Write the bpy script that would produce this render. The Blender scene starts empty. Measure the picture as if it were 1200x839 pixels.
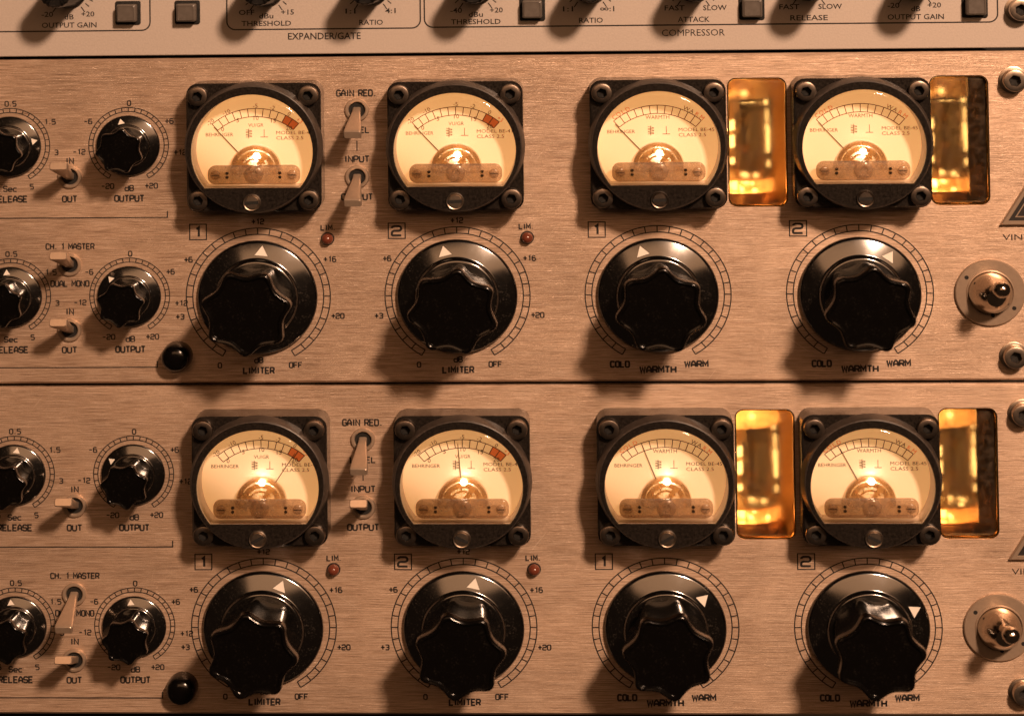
import bpy, math, random
from mathutils import Matrix, Vector
from mathutils.geometry import tessellate_polygon

# ------------------------------------------------------------------ scene, camera, world, lights
SC = bpy.context.scene
COL = SC.collection
S = 0.94            # height of the panels' millimetres (the fronts are slightly squat)
MM = 0.001
PI = math.pi


def W(u, h, v):
    """panel millimetres (right, out of the panel, up) -> world metres"""
    return Vector((u * MM, -h * MM, v * S * MM + 0.2))


cam = bpy.data.cameras.new('camera')
co = bpy.data.objects.new('camera', cam)
COL.objects.link(co)
RW2C = Matrix(((0.9991568009068481, 0.03924673562956669, -0.012057402042560273),
               (-0.013281848393664, 0.031088941304351962, -0.9994283717364753),
               (-0.03884944922184561, 0.9987457992257076, 0.0315839963298152)))
right, down, fwd = RW2C[0], RW2C[1], RW2C[2]
M = Matrix((right, -down, -fwd)).transposed().to_4x4()
M.translation = Vector((0.09854895, -0.60399161, 0.09413533 + 0.2))
co.matrix_world = M
cam.sensor_width = 36.0
cam.lens = 2763.6 * 36.0 / 1200.0
cam.shift_x = (600 - 558.75) / 1200.0
cam.shift_y = -(419.5 + 240.76) / 1200.0
cam.clip_start = 0.02
cam.clip_end = 50.0
cam.dof.use_dof = True
cam.dof.focus_distance = 0.598
cam.dof.aperture_fstop = 8.0
SC.camera = co

w = bpy.data.worlds.new('World')
SC.world = w
w.use_nodes = True
w.node_tree.nodes['Background'].inputs[0].default_value = (1.0, 0.56, 0.33, 1)
w.node_tree.nodes['Background'].inputs[1].default_value = 0.02


def area(name, loc, target, sx, sy, power, color):
    l = bpy.data.lights.new(name, 'AREA')
    l.shape = 'RECTANGLE'
    l.size, l.size_y = sx, sy
    l.energy = power
    l.color = color
    o = bpy.data.objects.new(name, l)
    COL.objects.link(o)
    o.location = loc
    o.rotation_euler = (Vector(target) - Vector(loc)).to_track_quat('-Z', 'Y').to_euler()
    return o


WARM = (1.0, 0.63, 0.41)
CENTRE = W(80, 0, -30)
area('key_lamp', W(640, 1200, 900), CENTRE, 0.15, 0.15, 33.0, WARM)
area('ceiling_bounce_lamp', W(330, 1400, 620), CENTRE, 1.8, 0.55, 4.6, (1.0, 0.50, 0.24))

SC.view_settings.view_transform = 'Standard'
SC.view_settings.look = 'None'
SC.view_settings.exposure = 0.0
SC.view_settings.gamma = 1.0
SC.render.engine = 'CYCLES'
SC.cycles.use_denoising = True
SC.cycles.max_bounces = 8
SC.cycles.transparent_max_bounces = 16
SC.cycles.sample_clamp_indirect = 4.0
SC.cycles.caustics_reflective = False
SC.cycles.caustics_refractive = False

random.seed(4)


# ------------------------------------------------------------------ materials
def nt(name):
    m = bpy.data.materials.new(name)
    m.use_nodes = True
    t = m.node_tree
    return m, t, t.nodes['Principled BSDF'], t.nodes['Material Output']


def setp(b, **k):
    names = dict(color='Base Color', metal='Metallic', rough='Roughness', ior='IOR', spec='Specular IOR Level',
                 coat='Coat Weight', coat_rough='Coat Roughness', aniso='Anisotropic', emis='Emission Color',
                 strength='Emission Strength', trans='Transmission Weight', alpha='Alpha', sss='Subsurface Weight')
    for a, v in k.items():
        if isinstance(v, tuple) and len(v) == 3:
            v = v + (1,)
        b.inputs[names[a]].default_value = v


def coords(t, scale, kind='Object'):
    tc = t.nodes.new('ShaderNodeTexCoord')
    mp = t.nodes.new('ShaderNodeMapping')
    mp.inputs['Scale'].default_value = scale
    t.links.new(tc.outputs[kind], mp.inputs[0])
    return mp.outputs[0]


def noise(t, vec, scale=1.0, detail=3.0, rough=0.55):
    n = t.nodes.new('ShaderNodeTexNoise')
    n.inputs['Scale'].default_value = scale
    n.inputs['Detail'].default_value = detail
    n.inputs['Roughness'].default_value = rough
    t.links.new(vec, n.inputs['Vector'])
    return n.outputs['Fac']


def ramp(t, fac, stops):
    r = t.nodes.new('ShaderNodeValToRGB')
    e = r.color_ramp.elements
    while len(e) < len(stops):
        e.new(0.5)
    for el, (p, c) in zip(e, stops):
        el.position = p
        el.color = (c + (1,)) if isinstance(c, tuple) else (c, c, c, 1)
    t.links.new(fac, r.inputs[0])
    return r.outputs[0]


def mixc(t, fac, a, b, mode='MIX'):
    m = t.nodes.new('ShaderNodeMix')
    m.data_type = 'RGBA'
    m.blend_type = mode
    for sock, v in ((m.inputs['Factor'], fac), (m.inputs['A'], a), (m.inputs['B'], b)):
        pass
    for idx, v in ((0, fac), (6, a), (7, b)):
        s = m.inputs[idx]
        if hasattr(v, 'links'):
            t.links.new(v, s)
        elif idx == 0:
            s.default_value = v
        else:
            s.default_value = v + (1,)
    return m.outputs[2]


def bump(t, b, height, strength, dist):
    n = t.nodes.new('ShaderNodeBump')
    n.inputs['Strength'].default_value = strength
    n.inputs['Distance'].default_value = dist
    t.links.new(height, n.inputs['Height'])
    t.links.new(n.outputs[0], b.inputs['Normal'])


def mat_brushed():
    m, t, b, o = nt('brushed_metal')
    info = t.nodes.new('ShaderNodeObjectInfo')
    tc = t.nodes.new('ShaderNodeTexCoord')
    shift = t.nodes.new('ShaderNodeVectorMath')
    shift.operation = 'MULTIPLY_ADD'
    shift.inputs[1].default_value = (3.1, 3.1, 3.1)
    t.links.new(info.outputs['Location'], shift.inputs[0])
    t.links.new(tc.outputs['Object'], shift.inputs[2])

    def vec(sc):
        mp = t.nodes.new('ShaderNodeMapping')
        mp.inputs['Scale'].default_value = sc
        t.links.new(shift.outputs[0], mp.inputs[0])
        return mp.outputs[0]
    fine = noise(t, vec((110, 1, 5600)), 1, 4, 0.72)
    mid = noise(t, vec((28, 1, 900)), 1, 3, 0.6)
    big = noise(t, vec((30, 1, 45)), 1, 4, 0.55)
    smudge = noise(t, vec((70, 1, 90)), 1, 6, 0.62)
    speck = noise(t, vec((1500, 1, 1700)), 1, 2, 0.5)
    c1 = ramp(t, fine, [(0.32, (0.25, 0.165, 0.115)), (0.5, (0.60, 0.42, 0.30)), (0.68, (0.95, 0.74, 0.585))])
    c2 = ramp(t, mid, [(0.32, 0.86), (0.6, 1.0)])
    c3 = ramp(t, big, [(0.33, 0.80), (0.62, 1.0)])
    c = mixc(t, 1.0, mixc(t, 1.0, c1, c2, 'MULTIPLY'), c3, 'MULTIPLY')
    sm = ramp(t, smudge, [(0.50, 0.0), (0.72, 0.42)])
    c = mixc(t, sm, c, (0.60, 0.45, 0.34))
    c = mixc(t, ramp(t, speck, [(0.735, 0.0), (0.76, 0.7)]), c, (0.85, 0.74, 0.62))
    # fine cross scratches in two directions
    for ang, sc in ((0.9, (60, 1, 2600)), (-0.6, (45, 1, 2300))):
        mp = t.nodes.new('ShaderNodeMapping')
        mp.inputs['Rotation'].default_value = (0, ang, 0)
        t.links.new(shift.outputs[0], mp.inputs[0])
        mp2 = t.nodes.new('ShaderNodeMapping')
        mp2.inputs['Scale'].default_value = sc
        t.links.new(mp.outputs[0], mp2.inputs[0])
        sn = noise(t, mp2.outputs[0], 1, 1, 0.4)
        c = mixc(t, ramp(t, sn, [(0.76, 0.0), (0.80, 0.45)]), c, (0.85, 0.70, 0.56))
    t.links.new(c, b.inputs['Base Color'])
    setp(b, metal=0.46, aniso=0.85)
    b.inputs['Anisotropic Rotation'].default_value = 0.25
    r = mixc(t, sm, ramp(t, fine, [(0.3, 0.44), (0.7, 0.25)]), (0.55, 0.55, 0.55))
    t.links.new(r, b.inputs['Roughness'])
    tg = t.nodes.new('ShaderNodeTangent')
    tg.direction_type = 'UV_MAP'
    tg.uv_map = 'UVMap'
    t.links.new(tg.outputs[0], b.inputs['Tangent'])
    bump(t, b, fine, 0.8, 0.0001)
    return m


def mat_simple(name, color, rough=0.5, metal=0.0, speck=0.0, bumpy=0.0, scale=900, **k):
    m, t, b, o = nt(name)
    setp(b, color=color, rough=rough, metal=metal, **k)
    n = noise(t, coords(t, (scale, scale, scale)), 1, 4, 0.6)
    lo = tuple(c * (1 - speck) for c in color)
    hi = tuple(min(1, c * (1 + speck)) for c in color)
    t.links.new(ramp(t, n, [(0.3, lo), (0.7, hi)]), b.inputs['Base Color'])
    if metal < 0.6:
        t.links.new(ramp(t, n, [(0.3, max(0.02, rough * 0.8)), (0.7, min(1, rough * 1.2))]), b.inputs['Roughness'])
    if bumpy:
        bump(t, b, n, bumpy, 0.0001)
    return m


def mat_gloss_black(name, rough=0.14, dust=0.05, ior=1.55):
    """black phenolic with a film of dust and finger marks"""
    m, t, b, o = nt(name)
    n = noise(t, coords(t, (260, 260, 260)), 1, 5, 0.6)
    sp = noise(t, coords(t, (2600, 2600, 2600)), 1, 2, 0.5)
    a = ramp(t, n, [(0.42, 0.0), (0.72, 1.0)])
    s2 = ramp(t, sp, [(0.60, 0.0), (0.70, 1.0)])
    f = mixc(t, 1.0, a, s2, 'MULTIPLY')
    c = mixc(t, f, (0.0022, 0.0018, 0.0016), (dust, dust * 0.85, dust * 0.72))
    t.links.new(c, b.inputs['Base Color'])
    t.links.new(ramp(t, n, [(0.35, rough), (0.75, rough * 1.35)]), b.inputs['Roughness'])
    setp(b, ior=ior)
    return m


def mat_clear(name, tint, gloss=1.0, rough=0.03, haze=None, haze_amt=0.0):
    """thin clear plastic: fresnel mix of see-through and reflection, optional milky haze"""
    m, t, b, o = nt(name)
    t.nodes.remove(b)
    tr = t.nodes.new('ShaderNodeBsdfTransparent')
    tr.inputs[0].default_value = tint + (1,)
    gl = t.nodes.new('ShaderNodeBsdfGlossy')
    gl.inputs['Roughness'].default_value = rough
    gl.inputs[0].default_value = (gloss, gloss, gloss, 1)
    fr = t.nodes.new('ShaderNodeFresnel')
    fr.inputs[0].default_value = 1.45
    last = tr.outputs[0]
    if haze:
        df = t.nodes.new('ShaderNodeBsdfPrincipled')
        setp(df, color=haze, rough=0.25)
        n = noise(t, coords(t, (500, 500, 500)), 1, 4, 0.6)
        hz = ramp(t, n, [(0.3, haze_amt * 0.6), (0.7, min(1, haze_amt * 1.4))])
        mx = t.nodes.new('ShaderNodeMixShader')
        t.links.new(hz, mx.inputs[0])
        t.links.new(last, mx.inputs[1])
        t.links.new(df.outputs[0], mx.inputs[2])
        last = mx.outputs[0]
    mx = t.nodes.new('ShaderNodeMixShader')
    t.links.new(fr.outputs[0], mx.inputs[0])
    t.links.new(last, mx.inputs[1])
    t.links.new(gl.outputs[0], mx.inputs[2])
    t.links.new(mx.outputs[0], o.inputs[0])
    return m


def mat_pane(name, tint, rough, ior):
    """slightly frosted amber sheet: what stands behind it is seen softened"""
    m, t, b, o = nt(name)
    t.nodes.remove(b)
    rf = t.nodes.new('ShaderNodeBsdfRefraction')
    rf.inputs['Color'].default_value = tint + (1,)
    rf.inputs['Roughness'].default_value = rough
    rf.inputs['IOR'].default_value = ior
    gl = t.nodes.new('ShaderNodeBsdfGlossy')
    gl.inputs['Roughness'].default_value = 0.05
    fr = t.nodes.new('ShaderNodeFresnel')
    fr.inputs[0].default_value = 1.45
    mx = t.nodes.new('ShaderNodeMixShader')
    df = t.nodes.new('ShaderNodeBsdfDiffuse')
    df.inputs[0].default_value = (0.55, 0.40, 0.27, 1)
    n = noise(t, coords(t, (600, 600, 600)), 1, 6, 0.7)
    m0 = t.nodes.new('ShaderNodeMixShader')
    t.links.new(ramp(t, n, [(0.45, 0.02), (0.75, 0.13)]), m0.inputs[0])
    t.links.new(rf.outputs[0], m0.inputs[1])
    t.links.new(df.outputs[0], m0.inputs[2])
    t.links.new(fr.outputs[0], mx.inputs[0])
    t.links.new(m0.outputs[0], mx.inputs[1])
    t.links.new(gl.outputs[0], mx.inputs[2])
    t.links.new(mx.outputs[0], o.inputs[0])
    return m


def mat_bulbglass(name):
    """valve glass with an amber haze added to stand in for inner glow and reflections"""
    m, t, b, o = nt(name)
    t.nodes.remove(b)
    tr = t.nodes.new('ShaderNodeBsdfTransparent')
    tr.inputs[0].default_value = (0.97, 0.90, 0.78, 1)
    tl = t.nodes.new('ShaderNodeBsdfTranslucent')
    tl.inputs[0].default_value = (0.90, 0.66, 0.42, 1)
    gl = t.nodes.new('ShaderNodeBsdfGlossy')
    gl.inputs['Roughness'].default_value = 0.06
    fr = t.nodes.new('ShaderNodeFresnel')
    fr.inputs[0].default_value = 1.5
    n = noise(t, coords(t, (260, 260, 160)), 1, 5, 0.6)
    m0 = t.nodes.new('ShaderNodeMixShader')
    t.links.new(ramp(t, n, [(0.35, 0.22), (0.7, 0.5)]), m0.inputs[0])
    t.links.new(tr.outputs[0], m0.inputs[1])
    t.links.new(tl.outputs[0], m0.inputs[2])
    mx = t.nodes.new('ShaderNodeMixShader')
    t.links.new(fr.outputs[0], mx.inputs[0])
    t.links.new(m0.outputs[0], mx.inputs[1])
    t.links.new(gl.outputs[0], mx.inputs[2])
    t.links.new(mx.outputs[0], o.inputs[0])
    return m


def mat_glow(name, color, strength, base=(0.5, 0.4, 0.3)):
    m, t, b, o = nt(name)
    setp(b, color=base, rough=0.5, emis=color, strength=strength)
    return m


BRUSHED = mat_brushed()
INK = mat_simple('black_print', (0.012, 0.009, 0.008), 0.6)
PAINT = mat_simple('matte_silver_paint', (0.53, 0.46, 0.41), 0.55, 0.25, 0.06, 0.25, 2200)
DARK = mat_simple('dark_interior', (0.006, 0.005, 0.004), 0.8)
HOUSING = mat_simple('crinkled_black_plastic', (0.014, 0.011, 0.009), 0.22, 0, 0.7, 0.25, 2600, ior=1.6)
BEZEL = mat_simple('dusty_black_plastic', (0.050, 0.038, 0.031), 0.42, 0, 0.35, 0.2, 900)
KNOB = mat_gloss_black('black_phenolic', 0.15, 0.018, 1.48)
SKIRT = mat_gloss_black('dusty_black_phenolic', 0.13, 0.10, 2.45)
GREYKNOB = mat_gloss_black('charcoal_plastic', 0.35, 0.08)
CREAM = mat_simple('cream_paint', (0.80, 0.74, 0.66), 0.55)
STEEL = mat_simple('satin_steel', (0.58, 0.44, 0.33), 0.30, 0.62, 0.06)
NICKEL = mat_simple('polished_nickel', (0.66, 0.56, 0.46), 0.12, 1.0, 0.04)
BOLT = mat_simple('blackened_bolt', (0.22, 0.18, 0.15), 0.32, 1.0, 0.2, 0.2)
SCREW = mat_simple('plain_bolt', (0.55, 0.46, 0.38), 0.30, 1.0, 0.15, 0.2)
RED = mat_simple('red_lens', (0.15, 0.040, 0.022), 0.15)
BUTTON = mat_simple('grey_button_plastic', (0.10, 0.083, 0.070), 0.45, 0, 0.1)
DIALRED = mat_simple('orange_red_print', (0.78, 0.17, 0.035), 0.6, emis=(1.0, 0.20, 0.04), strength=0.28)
DIALINK = mat_simple('brown_print', (0.055, 0.022, 0.010), 0.6)
PALEINK = mat_simple('glare_paled_print', (0.20, 0.085, 0.035), 0.6)  # dial print paled in colour to imitate the overbright backlight
CUP = mat_simple('pale_plastic_cup', (0.66, 0.52, 0.42), 0.35)
DARKBRASS = mat_simple('tarnished_brass', (0.30, 0.13, 0.045), 0.35, 0.6, 0.2)
BRASS = mat_simple('brass', (0.72, 0.42, 0.16), 0.22, 1.0, 0.1)
LENS = mat_clear('clear_lens', (0.99, 0.97, 0.94), 0.9, 0.04)
BAR = mat_clear('smoky_clear_plastic', (0.80, 0.70, 0.60), 0.9, 0.12, (0.62, 0.47, 0.36), 0.30)
DOME = mat_clear('amber_plastic', (1.0, 0.88, 0.68), 1.0, 0.06, (0.92, 0.58, 0.26), 0.38)
AMBER = mat_pane('amber_pane', (1.0, 0.86, 0.62), 0.34, 1.28)
GLASS = mat_bulbglass('tube_glass')
RECESS = mat_simple('amber_recess', (0.22, 0.125, 0.055), 0.22, 0.35, 0.25, 0.0, 300)
SCREEN = mat_simple('shade_brown', (0.075, 0.045, 0.024), 0.45, 0, 0.35, 0.0, 500)  # dark brown that paints in the shade at the window's right
PLATE = mat_simple('grey_anode_metal', (0.16, 0.12, 0.085), 0.30, 0.8, 0.25, 0.1, 700)
MICA = mat_simple('mica', (0.75, 0.62, 0.45), 0.35, 0, 0.1)


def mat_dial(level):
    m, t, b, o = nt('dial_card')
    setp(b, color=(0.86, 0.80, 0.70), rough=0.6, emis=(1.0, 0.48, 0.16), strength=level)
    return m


# ------------------------------------------------------------------ mesh builder (millimetres: x right, h out, z up)
class MB:
    def __init__(self):
        self.v, self.f, self.m = [], [], []
        self.mats = []

    def mi(self, mat):
        if mat not in self.mats:
            self.mats.append(mat)
        return self.mats.index(mat)

    def add(self, verts, faces, mat):
        k = len(self.v)
        self.v += [tuple(p) for p in verts]
        i = self.mi(mat)
        for f in faces:
            self.f.append(tuple(k + a for a in f))
            self.m.append(i)

    def loops(self, rings, mat, cap0=True, cap1=True):
        """rings of equal length, listed from back to front; each counter-clockwise seen from the front"""
        n = len(rings[0])
        vs = [p for r in rings for p in r]
        fs = []
        for a in range(len(rings) - 1):
            for i in range(n):
                j = (i + 1) % n
                fs.append((a * n + i, a * n + j, (a + 1) * n + j, (a + 1) * n + i))
        if cap0:
            fs.append(tuple(reversed(range(n))))
        if cap1:
            q = (len(rings) - 1) * n
            fs.append(tuple(range(q, q + n)))
        self.add(vs, fs, mat)

    def lathe(self, prof, mat, c=(0, 0), n=48, ax=None, cap0=False, cap1=True):
        """prof: (radius, h); axis leaves the panel unless ax maps (x, h, z)"""
        rings = []
        for r, h in prof:
            ring = []
            for i in range(n):
                a = 2 * PI * i / n
                p = (c[0] + r * math.cos(a), h, c[1] + r * math.sin(a))
                ring.append(ax(p) if ax else p)
            rings.append(ring)
        self.loops(rings, mat, cap0, cap1)

    def prism(self, outline, h0, h1, mat, bev=0.0, holes=()):
        """outline counter-clockwise; front face bevelled by shrinking towards the inside"""
        def lp(o, h):
            return [(x, h, z) for x, z in o]
        if not holes:
            if bev:
                self.loops([lp(outline, h0), lp(outline, h1 - bev), lp(inset(outline, bev * 0.35), h1 - bev * 0.3), lp(inset(outline, bev), h1)], mat)
            else:
                self.loops([lp(outline, h0), lp(outline, h1)], mat)
            return
        self.loops([lp(outline, h0), lp(outline, h1 - bev), lp(inset(outline, bev), h1)], mat, False, False)
        front = inset(outline, bev)
        polys = [[Vector((x, z, 0)) for x, z in front]] + [[Vector((x, z, 0)) for x, z in o] for o in holes]
        flat = [p for q in polys for p in q]
        tris = tessellate_polygon(polys)
        fs = []
        for a, b, c in tris:
            n = (flat[b] - flat[a]).cross(flat[c] - flat[a]).z
            fs.append((a, b, c) if n > 0 else (a, c, b))
        self.add([(p.x, h1, p.y) for p in flat], fs, mat)
        for o in holes:
            self.loops([lp(o, h1), lp(o, h0)], mat, False, False)

    def box(self, x0, x1, h0, h1, z0, z1, mat, bev=0.0):
        self.prism([(x0, z0), (x1, z0), (x1, z1), (x0, z1)], h0, h1, mat, bev)

    def flat(self, pts, h, mat):
        self.add([(x, h, z) for x, z in pts], [tuple(range(len(pts)))], mat)

    def stroke(self, pts, wd, h, mat, closed=False):
        n = len(pts)
        P = [Vector(p) for p in pts]
        L, R = [], []
        for i in range(n):
            a = P[i] - P[i - 1] if (i > 0 or closed) else P[1] - P[0]
            b = P[(i + 1) % n] - P[i] if (i < n - 1 or closed) else P[-1] - P[-2]
            a = a.normalized()
            b = b.normalized()
            t = (a + b)
            if t.length < 1e-6:
                t = a
            t.normalize()
            nn = Vector((-t.y, t.x))
            k = wd / 2 / max(0.45, abs(nn.dot(Vector((-b.y, b.x)))))
            L.append(P[i] + nn * k)
            R.append(P[i] - nn * k)
        vs = [(p.x, h, p.y) for p in L] + [(p.x, h, p.y) for p in R]
        fs = []
        for i in range(n if closed else n - 1):
            j = (i + 1) % n
            fs.append((n + i, n + j, j, i))
        self.add(vs, fs, mat)

    def build(self, name, parent, at=(0, 0, 0), smooth=35, label=None):
        """at = position in the parent's millimetres"""
        me = bpy.data.meshes.new(name)
        me.from_pydata([(x * MM, -h * MM, z * S * MM) for x, h, z in self.v], [], self.f)
        for m in self.mats:
            me.materials.append(m)
        me.polygons.foreach_set('material_index', self.m)
        uv = me.uv_layers.new(name='UVMap')
        for l in me.loops:
            p = me.vertices[l.vertex_index].co
            uv.data[l.index].uv = (p.x * 10, p.z * 10)
        me.update()
        if smooth:
            for p in me.polygons:
                p.use_smooth = True
            me.set_sharp_from_angle(angle=math.radians(smooth))
        o = bpy.data.objects.new(name, me)
        COL.objects.link(o)
        if parent is not None:
            o.parent = parent
        o.location = (at[0] * MM, -at[1] * MM, at[2] * S * MM)
        if label:
            o['label'] = label
        return o


def inset(o, d):
    n = len(o)
    out = []
    for i in range(n):
        p, q, r = Vector(o[i - 1]), Vector(o[i]), Vector(o[(i + 1) % n])
        a = (q - p).normalized()
        b = (r - q).normalized()
        na, nb = Vector((-a.y, a.x)), Vector((-b.y, b.x))
        k = na + nb
        k /= max(0.3, k.dot(na))
        out.append((q.x + k.x * d, q.y + k.y * d))
    return out


def rrect(w, h, r, cx=0, cz=0, n=6):
    pts = []
    for sx, sz, a0 in ((1, -1, -90), (1, 1, 0), (-1, 1, 90), (-1, -1, 180)):
        for i in range(n + 1):
            a = math.radians(a0 + 90 * i / n)
            pts.append((cx + sx * (w / 2 - r) + r * math.cos(a), cz + sz * (h / 2 - r) + r * math.sin(a)))
    return pts


def arc(r, a0, a1, n, c=(0, 0)):
    """angles clockwise from straight up, degrees"""
    return [(c[0] + r * math.sin(math.radians(a0 + (a1 - a0) * i / n)), c[1] + r * math.cos(math.radians(a0 + (a1 - a0) * i / n))) for i in range(n + 1)]


def dshape(r, chord, n=56, cz=0):
    """circle of radius r cut flat at z = chord, counter-clockwise"""
    a0 = math.asin(chord / r)
    return [(r * math.cos(a0 + (PI - 2 * a0) * i / n), cz + r * math.sin(a0 + (PI - 2 * a0) * i / n)) for i in range(n + 1)]


# ------------------------------------------------------------------ squared technical lettering
c_ = 0.17
_O = [[(c_, 0), (1 - c_, 0), (1, c_), (1, 1 - c_), (1 - c_, 1), (c_, 1), (0, 1 - c_), (0, c_), (c_, 0)]]
GL = {
    'O': _O, '0': _O,
    'A': [[(0, 0), (0, .58), (.38, 1), (.62, 1), (1, .58), (1, 0)], [(0, .36), (1, .36)]],
    'B': [[(0, 0), (0, 1), (.8, 1), (.95, .88), (.95, .64), (.8, .52), (0, .52)], [(.8, .52), (1, .4), (1, .14), (.85, 0), (0, 0)]],
    'C': [[(1, .78), (1, 1 - c_), (1 - c_, 1), (c_, 1), (0, 1 - c_), (0, c_), (c_, 0), (1 - c_, 0), (1, c_), (1, .22)]],
    'D': [[(0, 0), (0, 1), (1 - c_, 1), (1, 1 - c_), (1, c_), (1 - c_, 0), (0, 0)]],
    'E': [[(1, 1), (0, 1), (0, 0), (1, 0)], [(0, .5), (.85, .5)]],
    'F': [[(1, 1), (0, 1), (0, 0)], [(0, .5), (.85, .5)]],
    'G': [[(1, .8), (1, 1 - c_), (1 - c_, 1), (c_, 1), (0, 1 - c_), (0, c_), (c_, 0), (1 - c_, 0), (1, c_), (1, .48), (.55, .48)]],
    'H': [[(0, 0), (0, 1)], [(1, 0), (1, 1)], [(0, .5), (1, .5)]],
    'I': [[(.5, 0), (.5, 1)]],
    'L': [[(0, 1), (0, 0), (.95, 0)]],
    'M': [[(0, 0), (0, 1), (.55, .35), (1.1, 1), (1.1, 0)]],
    'N': [[(0, 0), (0, 1), (1, 0), (1, 1)]],
    'P': [[(0, 0), (0, 1), (1 - c_, 1), (1, 1 - c_), (1, .6), (1 - c_, .43), (0, .43)]],
    'R': [[(0, 0), (0, 1), (1 - c_, 1), (1, 1 - c_), (1, .62), (1 - c_, .46), (0, .46)], [(.6, .46), (1, 0)]],
    'S': [[(1, .8), (1, 1 - c_), (1 - c_, 1), (c_, 1), (0, 1 - c_), (0, .64), (c_, .5), (1 - c_, .5), (1, .36), (1, c_), (1 - c_, 0), (c_, 0), (0, c_), (0, .2)]],
    'T': [[(0, 1), (1, 1)], [(.5, 1), (.5, 0)]],
    'U': [[(0, 1), (0, c_), (c_, 0), (1 - c_, 0), (1, c_), (1, 1)]],
    'V': [[(0, 1), (.5, 0), (1, 1)]],
    'W': [[(0, 1), (.25, 0), (.575, .8), (.9, 0), (1.15, 1)]],
    '1': [[(.25, .8), (.6, 1), (.6, 0)]],
    '2': [[(0, .8), (0, 1 - c_), (c_, 1), (1 - c_, 1), (1, 1 - c_), (1, .64), (1 - c_, .5), (c_, .5), (0, .36), (0, 0), (1, 0)]],
    '3': [[(0, 1), (1 - c_, 1), (1, 1 - c_), (1, .62), (.85, .52), (.3, .52)], [(.85, .52), (1, .4), (1, c_), (1 - c_, 0), (0, 0)]],
    '5': [[(1, 1), (0, 1), (0, .58), (1 - c_, .58), (1, .44), (1, c_), (1 - c_, 0), (0, 0)]],
    '6': [[(.95, 1), (c_, 1), (0, 1 - c_), (0, c_), (c_, 0), (1 - c_, 0), (1, c_), (1, .42), (1 - c_, .57), (0, .57)]],
    '-': [[(.1, .5), (.95, .5)]],
    '+': [[(0, .5), (1.1, .5)], [(.55, .05), (.55, .95)]],
    '.': [[(.3, 0), (.3, .16)]],
    'd': [[(1, 1), (1, 0), (c_, 0), (0, c_), (0, .46), (c_, .62), (1, .62)]],
    'e': [[(0, .32), (1, .32), (1, .5), (.85, .64), (c_, .64), (0, .5), (0, c_), (c_, 0), (.95, 0)]],
    'c': [[(.95, .64), (c_, .64), (0, .5), (0, c_), (c_, 0), (.95, 0)]],
}


def soften(pts, d=0.085):
    out = [pts[0]]
    for i in range(1, len(pts) - 1):
        p = Vector(pts[i])
        for q in (pts[i - 1], pts[i + 1]):
            e = Vector(q) - p
            out.append(tuple(p + e.normalized() * min(d, e.length * 0.45)))
    return out + [pts[-1]]


GL['C'] = [[(.97, .82), (1 - c_, 1), (c_, 1), (0, 1 - c_), (0, c_), (c_, 0), (1 - c_, 0), (.97, .18)]]
for _k in 'O0CGSDUPBR2356decA':
    GL[_k] = [soften(p) if len(p) > 3 else p for p in GL[_k]]
ADV = {'I': 0.55, '.': 0.6, '1': 0.9, 'M': 1.1, 'W': 1.15, ' ': 0.7}


def squared(mb, s, cx, cz, hgt, width=None, t=0.3, h=0.04, mat=None, adv=0.66, gap=0.24, align='C'):
    mat = mat or INK
    t *= 1.4
    cw, g = hgt * adv, hgt * gap
    total = sum(ADV.get(ch, 1.0) * cw + g for ch in s) - g
    k = 1.0
    if width:
        k = width / total
        total = width
    x = cx - (total / 2 if align == 'C' else total if align == 'R' else 0)
    for ch in s:
        a = ADV.get(ch, 1.0)
        off = -0.225 if ch == 'I' else 0
        for ln in GL.get(ch, []):
            mb.stroke([(x + (px + off) * cw * k, cz - hgt / 2 + pz * hgt) for px, pz in ln], t, h, mat)
        x += (a * cw + g) * k


def plain(mb, s, cx, cz, hgt, h, mat, width=None, rot=0.0, bold=0.0, align='CENTER'):
    """plain sans lettering taken from the built-in font, added as faces"""
    cu = bpy.data.curves.new('lettering', 'FONT')
    cu.body = s
    cu.size = 1.0
    cu.resolution_u = 2
    cu.offset = bold
    ob = bpy.data.objects.new('lettering', cu)
    COL.objects.link(ob)
    dg = bpy.context.evaluated_depsgraph_get()
    ev = ob.evaluated_get(dg)
    me = ev.to_mesh()
    vs = [tuple(v.co) for v in me.vertices]
    fs = [tuple(p.vertices) for p in me.polygons]
    ev.to_mesh_clear()
    bpy.data.objects.remove(ob)
    bpy.data.curves.remove(cu)
    if not vs:
        return
    x0, x1 = min(v[0] for v in vs), max(v[0] for v in vs)
    k = hgt / 0.72
    kx = width / (x1 - x0) if width else k
    ca, sa = math.cos(rot), math.sin(rot)
    out = []
    for x, y, _ in vs:
        X = (x - ((x0 + x1) / 2 if align == 'CENTER' else x0)) * kx
        Y = (y - 0.36) * k
        out.append((cx + X * ca - Y * sa, h, cz + X * sa + Y * ca))
    fs2 = []
    for f in fs:
        p = [Vector((out[i][0], out[i][2])) for i in f]
        ar = sum(p[i].x * p[(i + 1) % len(p)].y - p[(i + 1) % len(p)].x * p[i].y for i in range(len(p)))
        fs2.append(f if ar > 0 else tuple(reversed(f)))
    mb.add(out, fs2, mat)


def scale_ring(mb, c, r0, r1, t, cells=30):
    h = 0.04
    mb.stroke(arc(r1, -150, 150, 100, c), t, h, INK)
    mb.stroke(arc(r0, -150, 150, 100, c), t, h, INK)
    for i in range(cells + 1):
        a = -150 + 300 * i / cells
        mb.stroke([arc(r0, a, a, 1, c)[0], arc(r1, a, a, 1, c)[0]], t, h + 0.004, INK)


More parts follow.
